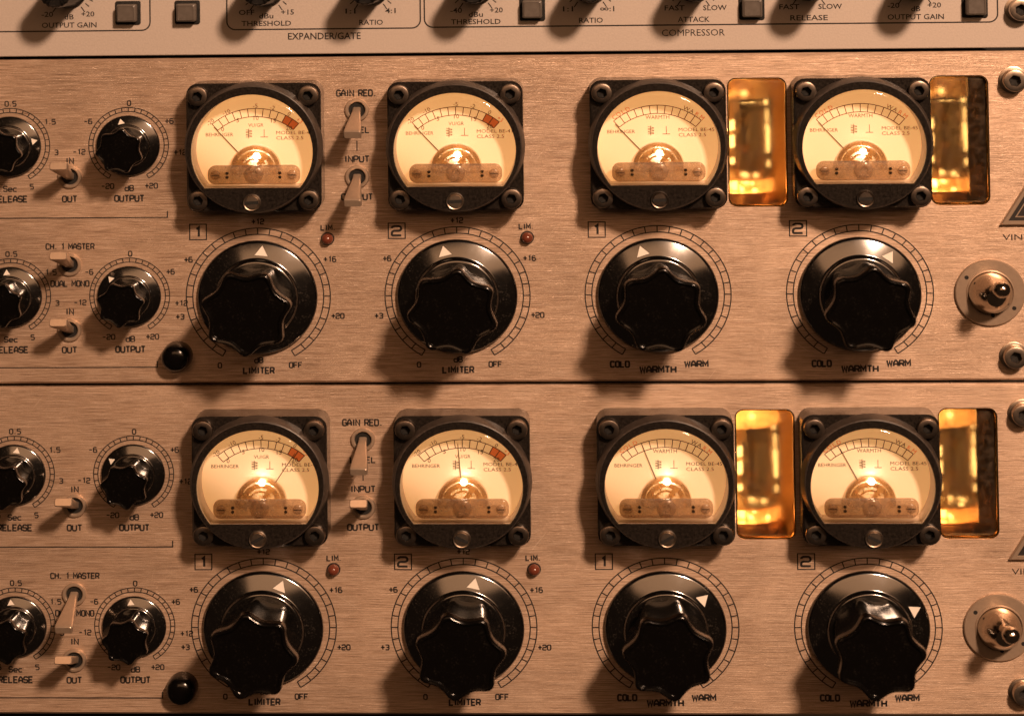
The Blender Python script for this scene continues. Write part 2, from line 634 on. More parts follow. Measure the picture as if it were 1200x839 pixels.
# ------------------------------------------------------------------ controls
def flute(theta, rp, depth, phase):
    """radius of the seven-lobed outline: wide hollows, blunted lobes"""
    t = (theta - phase) / (2 * PI) * 7
    v = 0.0
    for q in (-0.12, -0.06, 0.0, 0.06, 0.12):
        v += math.sin(PI * ((t + q) % 1.0)) ** 0.9
    return rp - depth * (v / 5)


def make_knob(parent, at, angle, k, name, hs, label=None):
    """seven-lobed black knob on a round skirt; angle = pointer, degrees clockwise from up; k = radius scale, hs = depth scale"""
    phase = PI / 2 - math.radians(angle + 21)
    mb = MB()
    N = 7 * 18
    prof = [(9.7, 3.6, .15), (9.8, 5.0, .17), (11.2, 14.5, .21), (11.75, 19.6, .22), (12.05, 20.6, .225), (12.1, 21.3, .225), (11.95, 21.9, .225), (12.0, 22.5, .225), (11.95, 22.9, .225), (11.7, 23.3, .225),
            (11.3, 23.45, .225), (10.8, 23.35, .225), (10.5, 23.0, .225), (10.3, 22.9, .225)]
    rings = []
    for rp, h, d in prof:
        rings.append([(flute(a, rp, rp * d, phase) * math.cos(a) * k, h * hs, flute(a, rp, rp * d, phase) * math.sin(a) * k)
                      for a in (2 * PI * i / N for i in range(N))])
    mb.loops(rings, KNOB, True, False)
    mb.add(rings[-1], [tuple(range(N))], KNOB)
    o = mb.build(name, parent, at, 40, label)
    sk = MB()
    sk.lathe([(14.3 * k, 0.05), (14.9 * k, 0.35 * hs), (15.3 * k, 0.6 * hs), (15.35 * k, 1.3 * hs), (15.2 * k, 1.6 * hs), (14.9 * k, 1.85 * hs), (14.6 * k, 1.98 * hs), (11.0 * k, 3.02 * hs),
              (10.75 * k, 3.1 * hs), (10.45 * k, 3.5 * hs), (10.3 * k, 3.9 * hs), (10.0 * k, 4.1 * hs), (9.4 * k, 4.15 * hs), (0.5 * k, 4.15 * hs)], SKIRT, n=96)
    sk.build('skirt', o, (0, 0, 0), 50)
    pt = MB()
    a = math.radians(angle)
    ux, uz = math.sin(a), math.cos(a)
    def P(r, s, h):
        return ((ux * r + uz * s) * k, h * hs, (uz * r - ux * s) * k)
    top = [P(11.6, 1.65, 3.02), P(14.2, 0, 2.42), P(11.6, -1.65, 3.02)]
    lo = [P(11.6, 1.65, 2.6), P(14.2, 0, 2.0), P(11.6, -1.65, 2.6)]
    pt.add(lo + top, [(3, 4, 5), (0, 1, 4, 3), (1, 2, 5, 4), (2, 0, 3, 5)], CREAM)
    pt.build('pointer', o, (0, 0, 0), 0)
    return o


def make_toggle(parent, at, up, name, label=None):
    mb = MB()
    mb.lathe([(3.1, 0.0), (3.1, 0.55), (2.9, 0.8), (2.4, 0.85), (2.2, 0.7), (2.1, 0.15)], STEEL, n=36, cap1=False)
    mb.lathe([(2.15, 0.12), (0.2, 0.06)], DARK, n=24)
    o = mb.build(name, parent, at, 40, label)
    lv = MB()
    ang = math.radians(19 if up else -21)
    ca, sa = math.cos(ang), math.sin(ang)
    rings = []
    for d, w, th in ((0.3, 2.1, 1.9), (2.5, 2.15, 1.9), (6, 2.9, 1.9), (12.5, 4.3, 2.1), (14.0, 4.5, 2.2), (14.4, 4.4, 2.1), (14.6, 4.1, 1.8)):
        q = rrect(w, th, 0.45, 0, 0, 4)
        rings.append([(x, d * ca - z * sa, d * sa + z * ca) for x, z in q])
    lv.loops(rings, STEEL)
    lv.build('lever', o, (0, 0, 0), 40)
    return o


def socket_screw(mb, c, r, h0, h1, mat, ang=0.3, dr=0.5):
    """cap screw head with a hexagonal socket"""
    n = 36
    def ring(rr, h):
        return [(c[0] + rr * math.cos(2 * PI * i / n), h, c[1] + rr * math.sin(2 * PI * i / n)) for i in range(n)]
    def hexr(rr, h):
        out = []
        for i in range(n):
            a = 2 * PI * i / n
            b = (a - ang) % (PI / 3) - PI / 6
            out.append((c[0] + rr * math.cos(PI / 6) / math.cos(b) * math.cos(a), h, c[1] + rr * math.cos(PI / 6) / math.cos(b) * math.sin(a)))
        return out
    mb.loops([ring(r, h0), ring(r, h1 - 0.3), ring(r - 0.12, h1 - 0.08), ring(r - 0.35, h1), hexr(r * dr + 0.12, h1), hexr(r * dr, h1 - 0.15)], mat, False, False)
    mb.loops([hexr(r * dr, h1 - 0.15), hexr(r * dr, h1 - 1.6)], DARK if mat is BOLT else mat, False, False)
    mb.add(hexr(r * dr, h1 - 1.6), [tuple(range(n))], DARK)


def make_meter(parent, at, kind, needle, lit, name, label):
    INKD = lit[4]
    R0, RL, RH, CH, HZ = 17.45, 16.85, 15.35, -9.5, -0.8
    HF, HL, HD = 8.6, 12.2, 4.7           # flange front, lip, dial card
    mb = MB()
    mb.prism(rrect(34.2, 34.4, 3.0), 0, HF, HOUSING, 0.5, [dshape(16.3, -16.0, 64)])
    n = 72
    ring = lambda r, h: [(r * math.cos(2 * PI * i / n), h, r * math.sin(2 * PI * i / n)) for i in range(n)]
    mb.loops([ring(R0 + 0.15, HF - 0.2), ring(R0, HF + 0.5), ring(RL + 0.15, HL - 0.5), ring(RL, HL - 0.15), ring(RL - 0.25, HL)], BEZEL, False, False)
    outer = [(x, z) for x, _, z in ring(RL - 0.25, HL)]
    hole = dshape(RH, CH, 56, HZ)
    polys = [[Vector((x, z, 0)) for x, z in outer], [Vector((x, z, 0)) for x, z in hole]]
    flat = polys[0] + polys[1]
    fs = []
    for a, b, c in tessellate_polygon(polys):
        nn = (flat[b] - flat[a]).cross(flat[c] - flat[a]).z
        fs.append((a, b, c) if nn > 0 else (a, c, b))
    mb.add([(p.x, HL, p.y) for p in flat], fs, HOUSING)
    mb.loops([[(x, HL, z) for x, z in hole], [(x, HL - 0.5, z) for x, z in inset(hole, 0.05)]], HOUSING, False, False)
    o = mb.build(name, parent, at, 35, label)
    # pale cup wall round the dial
    cp = MB()
    cp.loops([[(x, HL - 0.5, z) for x, z in inset(hole, 0.05)], [(x, HD, z) for x, z in inset(hole, 0.2)]], CUP, False, False)
    cp.build('dial_rim', o, (0, 0, 0), 40)
    # dial card with its printing
    PV = -6.75
    d = MB()
    d.flat(inset(dshape(RH, CH, 56, HZ), 0.15), HD, mat_dial(lit[1]))
    hp = HD + 0.03
    ro, ri, am = 16.8, 14.6, 41.2
    t = 0.2
    cells = 12
    if kind == 'vu':
        for i in (10, 11):
            a0, a1 = -am + 2 * am * i / cells, -am + 2 * am * (i + 1) / cells
            d.flat(list(reversed(arc(ro, a0, a1, 4, (0, PV)))) + arc(ri, a0, a1, 4, (0, PV)), hp - 0.01, DIALRED)
    d.stroke(arc(ro, -am, am, 40, (0, PV)), t, hp, INKD)
    d.stroke(arc(ri, -am, am, 40, (0, PV)), t, hp, INKD)
    for i in range(cells + 1):
        a = -am + 2 * am * i / cells
        d.stroke([arc(ri, a, a, 1, (0, PV))[0], arc(ro, a, a, 1, (0, PV))[0]], t, hp + 0.004, INKD)
    def around(s, a, r, hgt, mat=INKD, width=None):
        x, z = arc(r, a, a, 1, (0, PV))[0]
        plain(d, s, x, z, hgt, hp, mat, width, -math.radians(a))
    if kind == 'vu':
        for s, a in (('-20', -41), ('-10', -25), ('-5', 0), ('-2', 14.5), ('0', 29.5), ('+3', 40)):
            around(s, a, 17.55, 1.15, DIALRED if s == '+3' else INKD)
        for s, x, z in (('0', -8.4, 4.55), ('5', -4.5, 6.95), ('10', 0.2, 7.55), ('15', 4.6, 6.8), ('20', 8.55, 4.75)):
            plain(d, s, x, z, 1.2, hp, INKD)
        plain(d, 'VU/GR', 0.1, 5.6, 0.95, hp, INKD)
    else:
        for i, ch in enumerate('COLD'):
            around(ch, -38.5 + i * 4.4, 17.5, 1.15, DIALRED)
        for i, ch in enumerate('WARM'):
            around(ch, 25 + i * 5.0, 17.5, 1.15, INKD if i < 2 else DIALRED)
        plain(d, 'WARMTH', 0, 6.9, 1.05, hp, INKD, 6.0)
    plain(d, 'BEHRINGER', -9.2, 3.1, 0.95, hp, INKD, 7.0)
    plain(d, 'MODEL BE-41' if kind == 'vu' else 'MODEL BE-45', 5.3, 3.5, 0.95, hp, INKD, 9.0, 0, 0, 'LEFT')
    plain(d, 'CLASS 2.5', 5.3, 2.1, 0.95, hp, INKD, 6.9, 0, 0, 'LEFT')
    # moving-iron coil mark and the upright-mounting mark
    d.stroke([(-1.75, 2.0), (-1.75, 4.6)], 0.15, hp, INKD)
    for q in (2.35, 3.05, 3.75):
        d.stroke([(-2.45, q), (-1.0, q + 0.12), (-1.0, q + 0.3), (-2.45, q + 0.55)], 0.14, hp + 0.004, INKD)
    d.stroke([(2.2, 2.35), (2.2, 4.4)], 0.15, hp, INKD)
    d.stroke([(1.25, 2.35), (3.15, 2.35)], 0.15, hp + 0.004, INKD)
    d.build('dial', o, (0, 0, 0), 0)
    # needle
    nd = MB()
    a = math.radians(needle)
    sx, sz = math.sin(a), math.cos(a)
    def NP(r, s, h):
        return (sx * r + sz * s, h, PV + sz * r - sx * s)
    h0 = 4.92
    nd.add([NP(3, .14, h0), NP(15.9, .07, h0), NP(15.9, -.07, h0), NP(3, -.14, h0), NP(3, .14, h0 + .12), NP(15.9, .07, h0 + .12), NP(15.9, -.07, h0 + .12), NP(3, -.14, h0 + .12)],
           [(7, 6, 5, 4), (0, 1, 2, 3), (0, 4, 5, 1), (1, 5, 6, 2), (2, 6, 7, 3), (3, 7, 4, 0)], DIALINK)
    nd.build('needle', o, (0, 0, 0), 0)
    # movement: amber dome, brass frame, bulb, smoky bridge with its screws
    dm = MB()
    N = 40
    rings = []
    for r, h in ((6.5, HD + 0.05), (6.5, HD + 1.6), (6.3, HD + 2.4), (5.7, HD + 2.95), (4.6, HD + 3.2), (0.4, HD + 3.3)):
        rings.append([(r * math.cos(2 * PI * i / N), h, -6.0 + 0.97 * max(-1.4, r * math.sin(2 * PI * i / N))) for i in range(N)])
    dm.loops(rings, DOME, False, True)
    dm.build('movement_cover', o, (0, 0, 0), 50)
    br = MB()
    br.stroke(arc(5.7, -85, 85, 30, (0, -6.1)), 1.1, HD + 0.5, DARKBRASS)
    br.stroke(arc(4.3, -80, 80, 24, (0, -6.2)), 1.3, HD + 0.9, BRASS)
    br.stroke(arc(2.9, -85, 60, 20, (0, -6.2)), 0.5, HD + 1.6, BRASS)
    for aa in (-62, 34):
        q = arc(1.2, aa, aa, 1, (0, -6.4))[0]
        e = arc(5.3, aa, aa, 1, (0, -6.4))[0]
        br.stroke([q, e], 1.3, HD + 2.0, BRASS)
    br.build('movement_frame', o, (0, 0, 0), 30)
    bl = MB()
    rr = 0.85
    bl.lathe([(rr * math.sin(PI * i / 8 + 0.02), HD + 1.3 - 0.85 * math.cos(PI * i / 8)) for i in range(9)], lit[0], c=(0.35, lit[3]), n=20, cap0=True)
    bl.build('bulb', o, (0, 0, 0), 60)
    ba = MB()
    ba.prism(rrect(23.4, 5.1, 2.0, 0, -7.25), HD + 3.35, HD + 4.3, BAR, 0.35)
    ba.lathe([(2.4, HD + 4.2), (2.4, HD + 4.55), (2.0, HD + 4.8), (1.2, HD + 4.85), (0.9, HD + 4.6), (0.1, HD + 4.6)], BAR, c=(0, -7.2), n=28)
    br2 = ba.build('bridge', o, (0, 0, 0), 40)
    for sx2 in (-9.7, 9.7):
        sc = MB()
        sc.lathe([(1.25, 0), (1.25, 0.25), (0.95, 0.45), (0.1, 0.5)], BAR, n=20)
        sc.box(-1.0, 1.0, 0.47, 0.53, -0.13, 0.13, SCREW)
        sc.build('bridge_screw', o, (sx2, HD + 4.25, -7.25), 50)
        sc = MB()
        sc.lathe([(0.42, 0), (0.42, 0.5), (0.1, 0.55)], NICKEL, n=14)
        sc.lathe([(0.42, 0), (0.42, 0.5), (0.1, 0.55)], NICKEL, c=(0, 1.1), n=14)
        sc.build('bridge_rivet', o, (sx2 * 0.69, HD + 4.25, -7.8), 50)
    ln = MB()
    ln.loops([[(x, HL -0.95, z) for x, z in inset(hole, 0.1)], [(x, HL -0.65, z) for x, z in inset(hole, 0.12)], [(x, HL -0.40, z) for x, z in inset(hole, 0.5)], [(x, HL -0.25, z) for x, z in inset(hole, 1.1)]], LENS, True, True)
    ln.build('lens', o, (0, 0, 0), 50)
    # corner bolts and slotted zero screw
    for bx, bz in ((-14.0, 13.9), (14.0, 13.9), (14.0, -13.9), (-14.0, -13.9)):
        b = MB()
        socket_screw(b, (0, 0), 2.6, 0, 1.9, BOLT, random.uniform(0, 1), 0.5)
        b.build('corner_bolt', o, (bx, HF - 0.1, bz), 40)
    z = MB()
    z.lathe([(2.25, 0), (2.25, 0.5), (2.1, 0.62), (1.9, 0.55), (1.85, 0.3), (1.75, 0.75), (1.6, 0.9), (0.1, 0.95)], SCREW if kind == 'vu' or lit[2] else BOLT, n=36)
    a = random.choice((0.05, -0.45, 0.5, 0.1)) if lit[2] else 0.05
    ca, sa = math.cos(a), math.sin(a)
    z.add([(x * ca - y * sa, hh, x * sa + y * ca) for x, y, hh in ((-1.75, -.42, .5), (1.72, -.42, .5), (1.72, .42, .5), (-1.75, .42, .5), (-1.75, -.42, 0.98), (1.72, -.42, 0.98), (1.72, .42, 0.98), (-1.75, .42, 0.98))],
          [(4, 5, 6, 7), (0, 1, 5, 4), (1, 2, 6, 5), (2, 3, 7, 6), (3, 0, 4, 7)], DARK)
    z.build('zero_screw', o, (0, HL - 0.05, -14.1), 35)
    return o


def make_window(parent, x0, x1, z0, z1, glow, variant):
    """amber window in the faceplate with a glowing valve standing behind it"""
    cx, cz = (x0 + x1) / 2, (z0 + z1) / 2
    w, h = x1 - x0, z1 - z0
    D = -34.0
    mb = MB()
    # rim lining the opening, then the lamp box behind
    rim = rrect(w - 0.05, h - 0.05, 2.2)
    mb.loops([[(x, -0.3, z) for x, z in inset(rim, 0.0)], [(x, -0.3, z) for x, z in inset(rim, 0.35)], [(x, -3.1, z) for x, z in inset(rim, 0.35)]], BRASS, False, False)
    bx0, bx1, bz0, bz1 = -w / 2 - 13, w / 2 + 0.6, -h / 2 - 3, h / 2 + 3
    P = [(bx0, bz0), (bx1, bz0), (bx1, bz1), (bx0, bz1)]
    mb.loops([[(x, -3.15, z) for x, z in P], [(x, D, z) for x, z in P]], RECESS, False, False)
    mb.add([(x, D, z) for x, z in P], [(0, 1, 2, 3)], RECESS)
    o = mb.build('tube_window', parent, (cx, 0, cz), 35)
    if variant % 2 == 0:      # dark panel added to paint the right third of the box in shade
        mb2 = MB()
        mb2.box(2.9, w / 2 + 0.5, -8.0, -5.5, bz0 + 0.1, bz1 - 0.1, SCREEN, 0.3)
        mb2.build('shade_panel', o, (0, 0, 0), 30)
    # valve: axis along z, centre left of the opening
    tx, ty, R = -w / 2 + 1.6, -15.0, 10.6
    ax = lambda p: (tx + p[0], ty - p[2], p[1])
    g = MB()
    zb, zt = bz0 + 4, h / 2 - 2.5
    g.lathe([(R, zb), (R, zt - 4), (R * 0.94, zt - 1.5), (R * 0.75, zt + 0.6), (R * 0.4, zt + 1.9), (2.0, zt + 2.4), (1.4, zt + 4.2), (0.1, zt + 5)], GLASS, n=48, ax=ax)
    g.build('tube_glass', o, (0, 0, 0), 50)
    bs = MB()
    bs.lathe([(R + 1.4, bz0 + 0.1), (R + 1.4, zb + 1.5), (R + 0.9, zb + 2.2), (R - 1, zb + 2.3), (0.2, zb + 2.3)], RECESS, n=40, ax=ax)
    bs.build('tube_socket', o, (0, 0, 0), 50)
    pl = MB()
    for s in (-1, 1):
        c = 3.9 * s
        zlo, zhi = -9.5, 9.0
        # anode box with ribs and round holes suggested by raised eyelets
        for hh in (-2.2, 2.2):
            pl.box(tx + c - 2.7, tx + c + 2.7, ty + hh - 0.15, ty + hh + 0.15, zlo, zhi, PLATE, 0.05)
        for xx in (-2.7, 2.7):
            pl.box(tx + c + xx - 0.2, tx + c + xx + 0.2, ty - 3.4, ty + 3.4, zlo, zhi, PLATE, 0.05)
        for k in range(5):
            zz = zlo + 2.0 + k * 3.7
            pl.box(tx + c - 1.5, tx + c + 1.5, ty + 2.35, ty + 2.75, zz, zz + 1.5, BRASS if k % 2 else PLATE, 0.1)
    for zz in (-11.0, 10.2):
        pl.lathe([(R - 0.8, zz), (R - 0.8, zz + 0.5), (0.2, zz + 0.5)], MICA, n=40, ax=ax, cap0=True)
    for a in range(6):
        px, py = 7.6 * math.cos(a * PI / 3 + .3), 7.6 * math.sin(a * PI / 3 + .3)
        pl.lathe([(0.3, -16), (0.3, 11.5)], NICKEL, n=8, ax=lambda p, px=px, py=py: (tx + px + p[0], ty + py - p[2], p[1]))
    pl.build('tube_plates', o, (0, 0, 0), 35)
    # glowing heaters: a bright pair in the valve, plus added glowing spots and strips that imitate its glints
    ht = MB()
    rnd = random.Random(variant)
    for s in (-1, 1):
        ht.lathe([(0.55, -12.5), (0.55, 11.6)], glow, n=10, ax=lambda p, s=s: (tx + 3.9 * s + p[0], ty + 0.0 - p[2], p[1]), cap0=True)
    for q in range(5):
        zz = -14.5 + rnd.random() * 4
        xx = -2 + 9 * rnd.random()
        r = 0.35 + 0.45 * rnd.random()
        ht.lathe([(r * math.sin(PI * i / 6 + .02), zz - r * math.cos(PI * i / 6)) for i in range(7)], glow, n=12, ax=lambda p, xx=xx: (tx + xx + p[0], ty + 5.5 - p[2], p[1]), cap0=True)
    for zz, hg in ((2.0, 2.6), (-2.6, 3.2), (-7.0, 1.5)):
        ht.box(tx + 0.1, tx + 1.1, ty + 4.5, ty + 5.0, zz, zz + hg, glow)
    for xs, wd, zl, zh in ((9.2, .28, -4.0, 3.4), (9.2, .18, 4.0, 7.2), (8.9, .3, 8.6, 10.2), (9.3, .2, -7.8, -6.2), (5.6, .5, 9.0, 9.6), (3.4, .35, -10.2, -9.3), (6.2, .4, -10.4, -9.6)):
        ht.box(tx + xs - wd, tx + xs + wd, ty + 1.0, ty + 1.3, zl, zh, glow, 0.1)  # glowing strips standing in for highlight streaks on the valve
    ht.build('tube_heater_glints', o, (0, 0, 0), 60)
    pn = MB()
    pn.prism(rrect(w - 0.9, h - 0.9, 1.9), -2.6, -1.2, AMBER, 0.2)
    pn.build('window_pane', o, (0, 0, 0), 40)
    for lx, ly, lz, e in ((tx + 1.0, ty + 7.0, -12.5, 0.024), (tx - 3.0, ty - 3.0, 12.5, 0.012 if variant > 2 else 0.002), (tx - 1.0, ty - 11.5, -3, 0.006 if variant % 2 else 0.005)):
        l = bpy.data.lights.new('valve_lamp', 'POINT')
        l.energy = e * variant_power[variant]
        l.color = (1.0, 0.56, 0.24)
        l.shadow_soft_size = 0.0012
        lo = bpy.data.objects.new('valve_lamp', l)
        COL.objects.link(lo)
        lo.parent = o
        lo.location = (lx * MM, -ly * MM, lz * S * MM)
    return o


variant_power = {1: 9.0, 2: 6.0, 3: 9.0, 4: 7.0}
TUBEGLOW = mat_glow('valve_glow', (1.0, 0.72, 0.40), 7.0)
BULB_U = mat_glow('bulb_glow', (1.0, 0.90, 0.86), 56.0)
BULB_L = mat_glow('bulb_glow_low', (1.0, 0.88, 0.80), 64.0)


# ------------------------------------------------------------------ the units
def thing(name, label, cat, loc, group=None, kind=None):
    o = bpy.data.objects.new(name, None)
    o.empty_display_size = 0.02
    COL.objects.link(o)
    o.location = loc
    o['label'] = label
    o['category'] = cat
    if group:
        o['group'] = group
    return o


TOP, BOT, LEFT, RIGHT = 49.74 - 0.45, -39.16 + 0.45, -254.0, 219.0
BASEU = (LEFT + RIGHT) / 2
WIN = ((137.8, 152.95, 8.0, 42.75), (188.9, 203.85, 8.1, 42.9))
KX = [17.58 + 51.0 * k for k in range(4)]
KV = -15.36
MX = [17.9 + 51.0 * k for k in range(4)]


def chassis(root, u0, u1, v0, v1):
    """folded sheet-steel case behind the faceplate (open where the windows look in)"""
    mb = MB()
    for a in ((u0, u1, v0, v0 + 1.5), (u0, u1, v1 - 1.5, v1), (u0, u0 + 1.5, v0 + 1.6, v1 - 1.6), (u1 - 1.5, u1, v0 + 1.6, v1 - 1.6)):
        mb.box(a[0], a[1], -120, -3.3, a[2], a[3], DARK)
    mb.box(u0, u1, -122, -120.1, v0, v1, DARK)
    return mb.build('chassis', root, (-BASEU, 0, -BOT), 0)


def valve_unit(row, label, needles, knobs, small, toggles):
    root = thing('valve_processor', label, 'audio processor', W(BASEU + row * 0.68, 0, BOT - row * 88.9), 'brushed valve processors stacked in the rack')
    O = lambda u, v, h=0: (u - BASEU, h, v - BOT)
    # ---- faceplate with openings and everything printed on it
    fp = MB()
    rect = [(LEFT, BOT), (RIGHT, BOT), (RIGHT, TOP), (LEFT, TOP)]
    holes = [rrect(x1 - x0, z1 - z0, 2.3, (x0 + x1) / 2, (z0 + z1) / 2) for x0, x1, z0, z1 in WIN]
    fp.prism(rect, -3, 0, BRUSHED, 0.6, holes)
    T = lambda s, u, v, hg, wd=None, t=0.25, **k: squared(fp, s, u, v, hg, wd, t, **k)
    for cu, labs in ((-46.2, 'rel'), (-15.5, 'out')):
        for cv in (25.8, -15.05):
            scale_ring(fp, (cu, cv), 9.2, 10.3, 0.25)
            d = cv - 25.8
            if labs == 'out':
                for s, u, v in (('0', -15.3, 37.25), ('-6', -25.95, 32.35), ('+6', -4.95, 32.3), ('-12', -28.3, 24.1), ('+12', -2.2, 23.8), ('-20', -21.0, 14.75), ('+20', -9.7, 14.8)):
                    T(s, u, v + d, 1.3, None, 0.22)
                T('dB', -15.4, 14.2 + d, 1.4, None, 0.24)
                T('OUTPUT', -15.4, 11.4 + d, 1.55, 7.5, 0.3)
            else:
                for s, u, v in (('0.5', -46.0, 37.35), ('1.5', -35.8, 32.35), ('3', -34.2, 24.0), ('5', -40.6, 14.75), ('0.1', -56.6, 32.35), ('0.05', -52.0, 14.75)):
                    T(s, u, v + d, 1.3, None, 0.22)
                T('Sec', -46.2, 14.2 + d, 1.4, None, 0.24)
                T('RELEASE', -46.2, 11.4 + d, 1.55, 8.7, 0.3)
    T('IN', -30.75, 21.7, 1.5, None, 0.25)
    T('OUT', -30.8, 11.35, 1.5, 3.7, 0.28)
    T('CH. 1 MASTER', -30.8, -1.55, 1.45, 12.4, 0.25)
    T('DUAL MONO', -30.9, -11.6, 1.5, 9.8, 0.26)
    T('IN', -31.0, -19.2, 1.5, None, 0.25)
    T('OUT', -31.1, -29.55, 1.5, 3.7, 0.28)
    fp.stroke([(LEFT + 20, 6.2), (-5.6, 6.2), (-5.6, 7.9)], 0.3, 0.04, INK)
    fp.stroke([(LEFT + 20, -34.3), (-8.5, -34.3), (-8.5, -32.6)], 0.3, 0.04, INK)
    for k in range(4):
        cu = KX[k]
        scale_ring(fp, (cu, KV), 16.8, 18.5, 0.30)
        bu = 51.0 * k
        fp.stroke([(bu + .1, .1), (bu + 4.4, .1), (bu + 4.4, 4.25), (bu + .1, 4.25)], 0.3, 0.04, INK, True)
        squared(fp, '1' if k % 2 == 0 else '2', bu + 2.2, 2.18, 2.5, 1.5 if k % 2 == 0 else 2.4, 0.42)
        if k < 2:
            T('LIM.', cu + 18.1 + (0 if k == 0 else -.35), 3.15, 1.35, 3.6, 0.25)
            for s, du, v in (('+6', -17.9, -5.3), ('+3', -20.15, -20.7), ('+12', 0.05, 4.9), ('+16', 18.45, -5.4), ('+20', 20.35, -20.7), ('0', -10.0, -33.9)):
                T(s, cu + du, v, 1.3, None, 0.24)
            T('OFF', cu + 9.45, -33.87, 1.4, 3.2, 0.25)
            T('dB', cu, -32.5, 1.35, None, 0.24)
            T('LIMITER', cu, -35.3, 1.55, 7.8, 0.32)
        else:
            T('COLD', cu - 9.9, -34.0, 1.5, 4.7, 0.34)
            T('WARMTH', cu - 0.3, -35.45, 1.6, 9.0, 0.34)
            T('WARM', cu + 9.45, -34.0, 1.5, 5.8, 0.34)
    T('GAIN RED.', 43.25, 39.5, 1.6, 10.0, 0.28)
    T('LEVEL', 43.3, 29.5, 1.5, 6.4, 0.25)
    fp.stroke([(43.3, 23.9), (43.3, 26.6)], 0.28, 0.04, INK)
    T('INPUT', 43.25, 21.65, 1.55, 6.2, 0.28)
    T('OUTPUT', 43.2, 11.4, 1.55, 7.9, 0.30)
    plain(fp, 'VINTAGER', 214.2, -0.5, 1.6, 0.04, INK, 15.0)
    fp.build('faceplate', root, O(0, 0), 0)
    chassis(root, LEFT + 20, RIGHT - 12.5, BOT + 1, TOP - 1)
    # ---- meters
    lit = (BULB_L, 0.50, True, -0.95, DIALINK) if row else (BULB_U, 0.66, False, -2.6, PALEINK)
    for k in range(4):
        make_meter(root, O(MX[k], 26.0), 'vu' if k < 2 else 'warmth', needles[k], lit, 'level_meter' if k < 2 else 'warmth_meter', None)
    # ---- knobs
    for k in range(4):
        make_knob(root, O(KX[k], KV), knobs[k], 1.0, 'limiter_knob' if k < 2 else 'warmth_knob', 1.0)
    i = 0
    for cu, nm in ((-46.2, 'release_knob'), (-15.5, 'output_knob')):
        for cv in (25.8, -15.05):
            make_knob(root, O(cu, cv), small[i], 0.535, nm, 0.56)
            i += 1
    # ---- toggles
    for (u, v), up in zip(((-30.7, 17.4), (-30.9, -6.4), (-31.0, -24.1), (43.4, 35.0), (43.3, 16.9)), toggles):
        make_toggle(root, O(u, v), up, 'toggle_switch')
    # ---- limiter lamps, blank cap
    for u in (35.55, 86.55):
        l = MB()
        l.lathe([(1.75, 0.02), (1.75, 0.25), (1.55, 0.3)], DARK, n=24)
        l.lathe([(1.5, 0.3), (1.5, 1.0), (1.35, 1.6), (1.0, 2.1), (0.5, 2.4), (0.05, 2.45)], RED, n=24)
        l.build('limiter_lamp', root, O(u, 0.2), 50)
    c = MB()
    c.lathe([(3.9, 0), (3.9, 0.8), (3.75, 3.2), (3.4, 4.4), (2.7, 5.1), (1.5, 5.45), (0.05, 5.55)], KNOB, n=40)
    c.build('blank_cap', root, O(-3.2, -31.1), 50)
    # ---- tube windows
    for j, (x0, x1, z0, z1) in enumerate(WIN):
        w_ = make_window(root, x0, x1, z0, z1, TUBEGLOW, row * 2 + j + 1)
        w_.location = ((x0 + x1) / 2 * MM - BASEU * MM, 0, ((z0 + z1) / 2 - BOT) * S * MM)
    # ---- power switch: plate, dome nut, bat lever
    p = MB()
    p.lathe([(8.85, 0.02), (8.85, 0.7), (8.6, 0.95), (6.1, 0.95), (6.0, 1.2), (5.8, 1.25), (5.7, 1.0), (5.4, 0.9)], STEEL, n=64, cap1=False)
    p.lathe([(5.6, 0.8), (5.6, 1.2), (5.5, 1.35), (5.4, 2.2), (5.0, 3.6), (4.3, 5.2), (3.5, 6.7), (2.8, 8.0), (2.2, 8.8), (0.1, 8.9)], NICKEL, n=48)
    for a in (-55, 125):
        x, z = arc(7.2, a, a, 1)[0]
        p.lathe([(0.55, 0.96), (0.05, 0.965)], DARK, c=(x, z), n=14)
    x, z = arc(5.95, 175, 175, 1)[0]
    p.lathe([(0.5, 1.26), (0.05, 1.265)], DARK, c=(x, z), n=14)
    ps = p.build('power_switch', root, O(203.2, -15.2), 40)
    lv = MB()
    up = math.radians(13 if row == 0 else 12)
    ca, sa = math.cos(up), math.sin(up)
    ax = lambda q: (q[0], q[1] * ca - q[2] * sa, q[1] * sa + q[2] * ca)
    lv.lathe([(1.5, 5), (1.55, 9), (1.75, 13), (2.05, 15.5), (2.2, 17), (2.1, 18.1), (1.6, 19.1), (0.8, 19.6), (0.05, 19.7)], NICKEL, n=28, ax=ax)
    lv.build('lever', ps, (0, 0, 0), 50)
    # ---- triangular badge, rack bolts
    b = MB()
    bc = 220.0 if row == 0 else 220.3
    zb = 2.9
    tri = [(206.0, zb), (221.6, zb), (213.8, zb + 12.6)]
    b.loops([[(x, 0, z) for x, z in tri], [(x, 1.1, z) for x, z in tri], [(x, 1.4, z) for x, z in inset(tri, 0.25)], [(x, 1.4, z) for x, z in inset(tri, 1.0)], [(x, 1.1, z) for x, z in inset(tri, 1.15)]], STEEL, True, False)
    q = inset(tri, 1.15)
    b.flat([(x, z) for x, z in q], 1.1, INK)
    q = inset(tri, 2.2)
    b.stroke(q, 0.3, 1.14, STEEL, True)
    b.stroke([((q[0][0] + q[1][0]) / 2, q[0][1]), q[2]], 0.3, 1.15, STEEL)
    b.build('badge', root, O(0, 0), 0)
    for u, v in ((210.0, 41.6), (208.9, -32.0)):
        s = MB()
        s.lathe([(3.6, 0.02), (3.6, 0.5), (3.3, 0.6)], SCREW, n=36)
        socket_screw(s, (0, 0), 2.95, 0.5, 3.4, SCREW, random.uniform(0, 1), 0.52)
        s.build('rack_screw', root, O(u, v), 40)
    return root


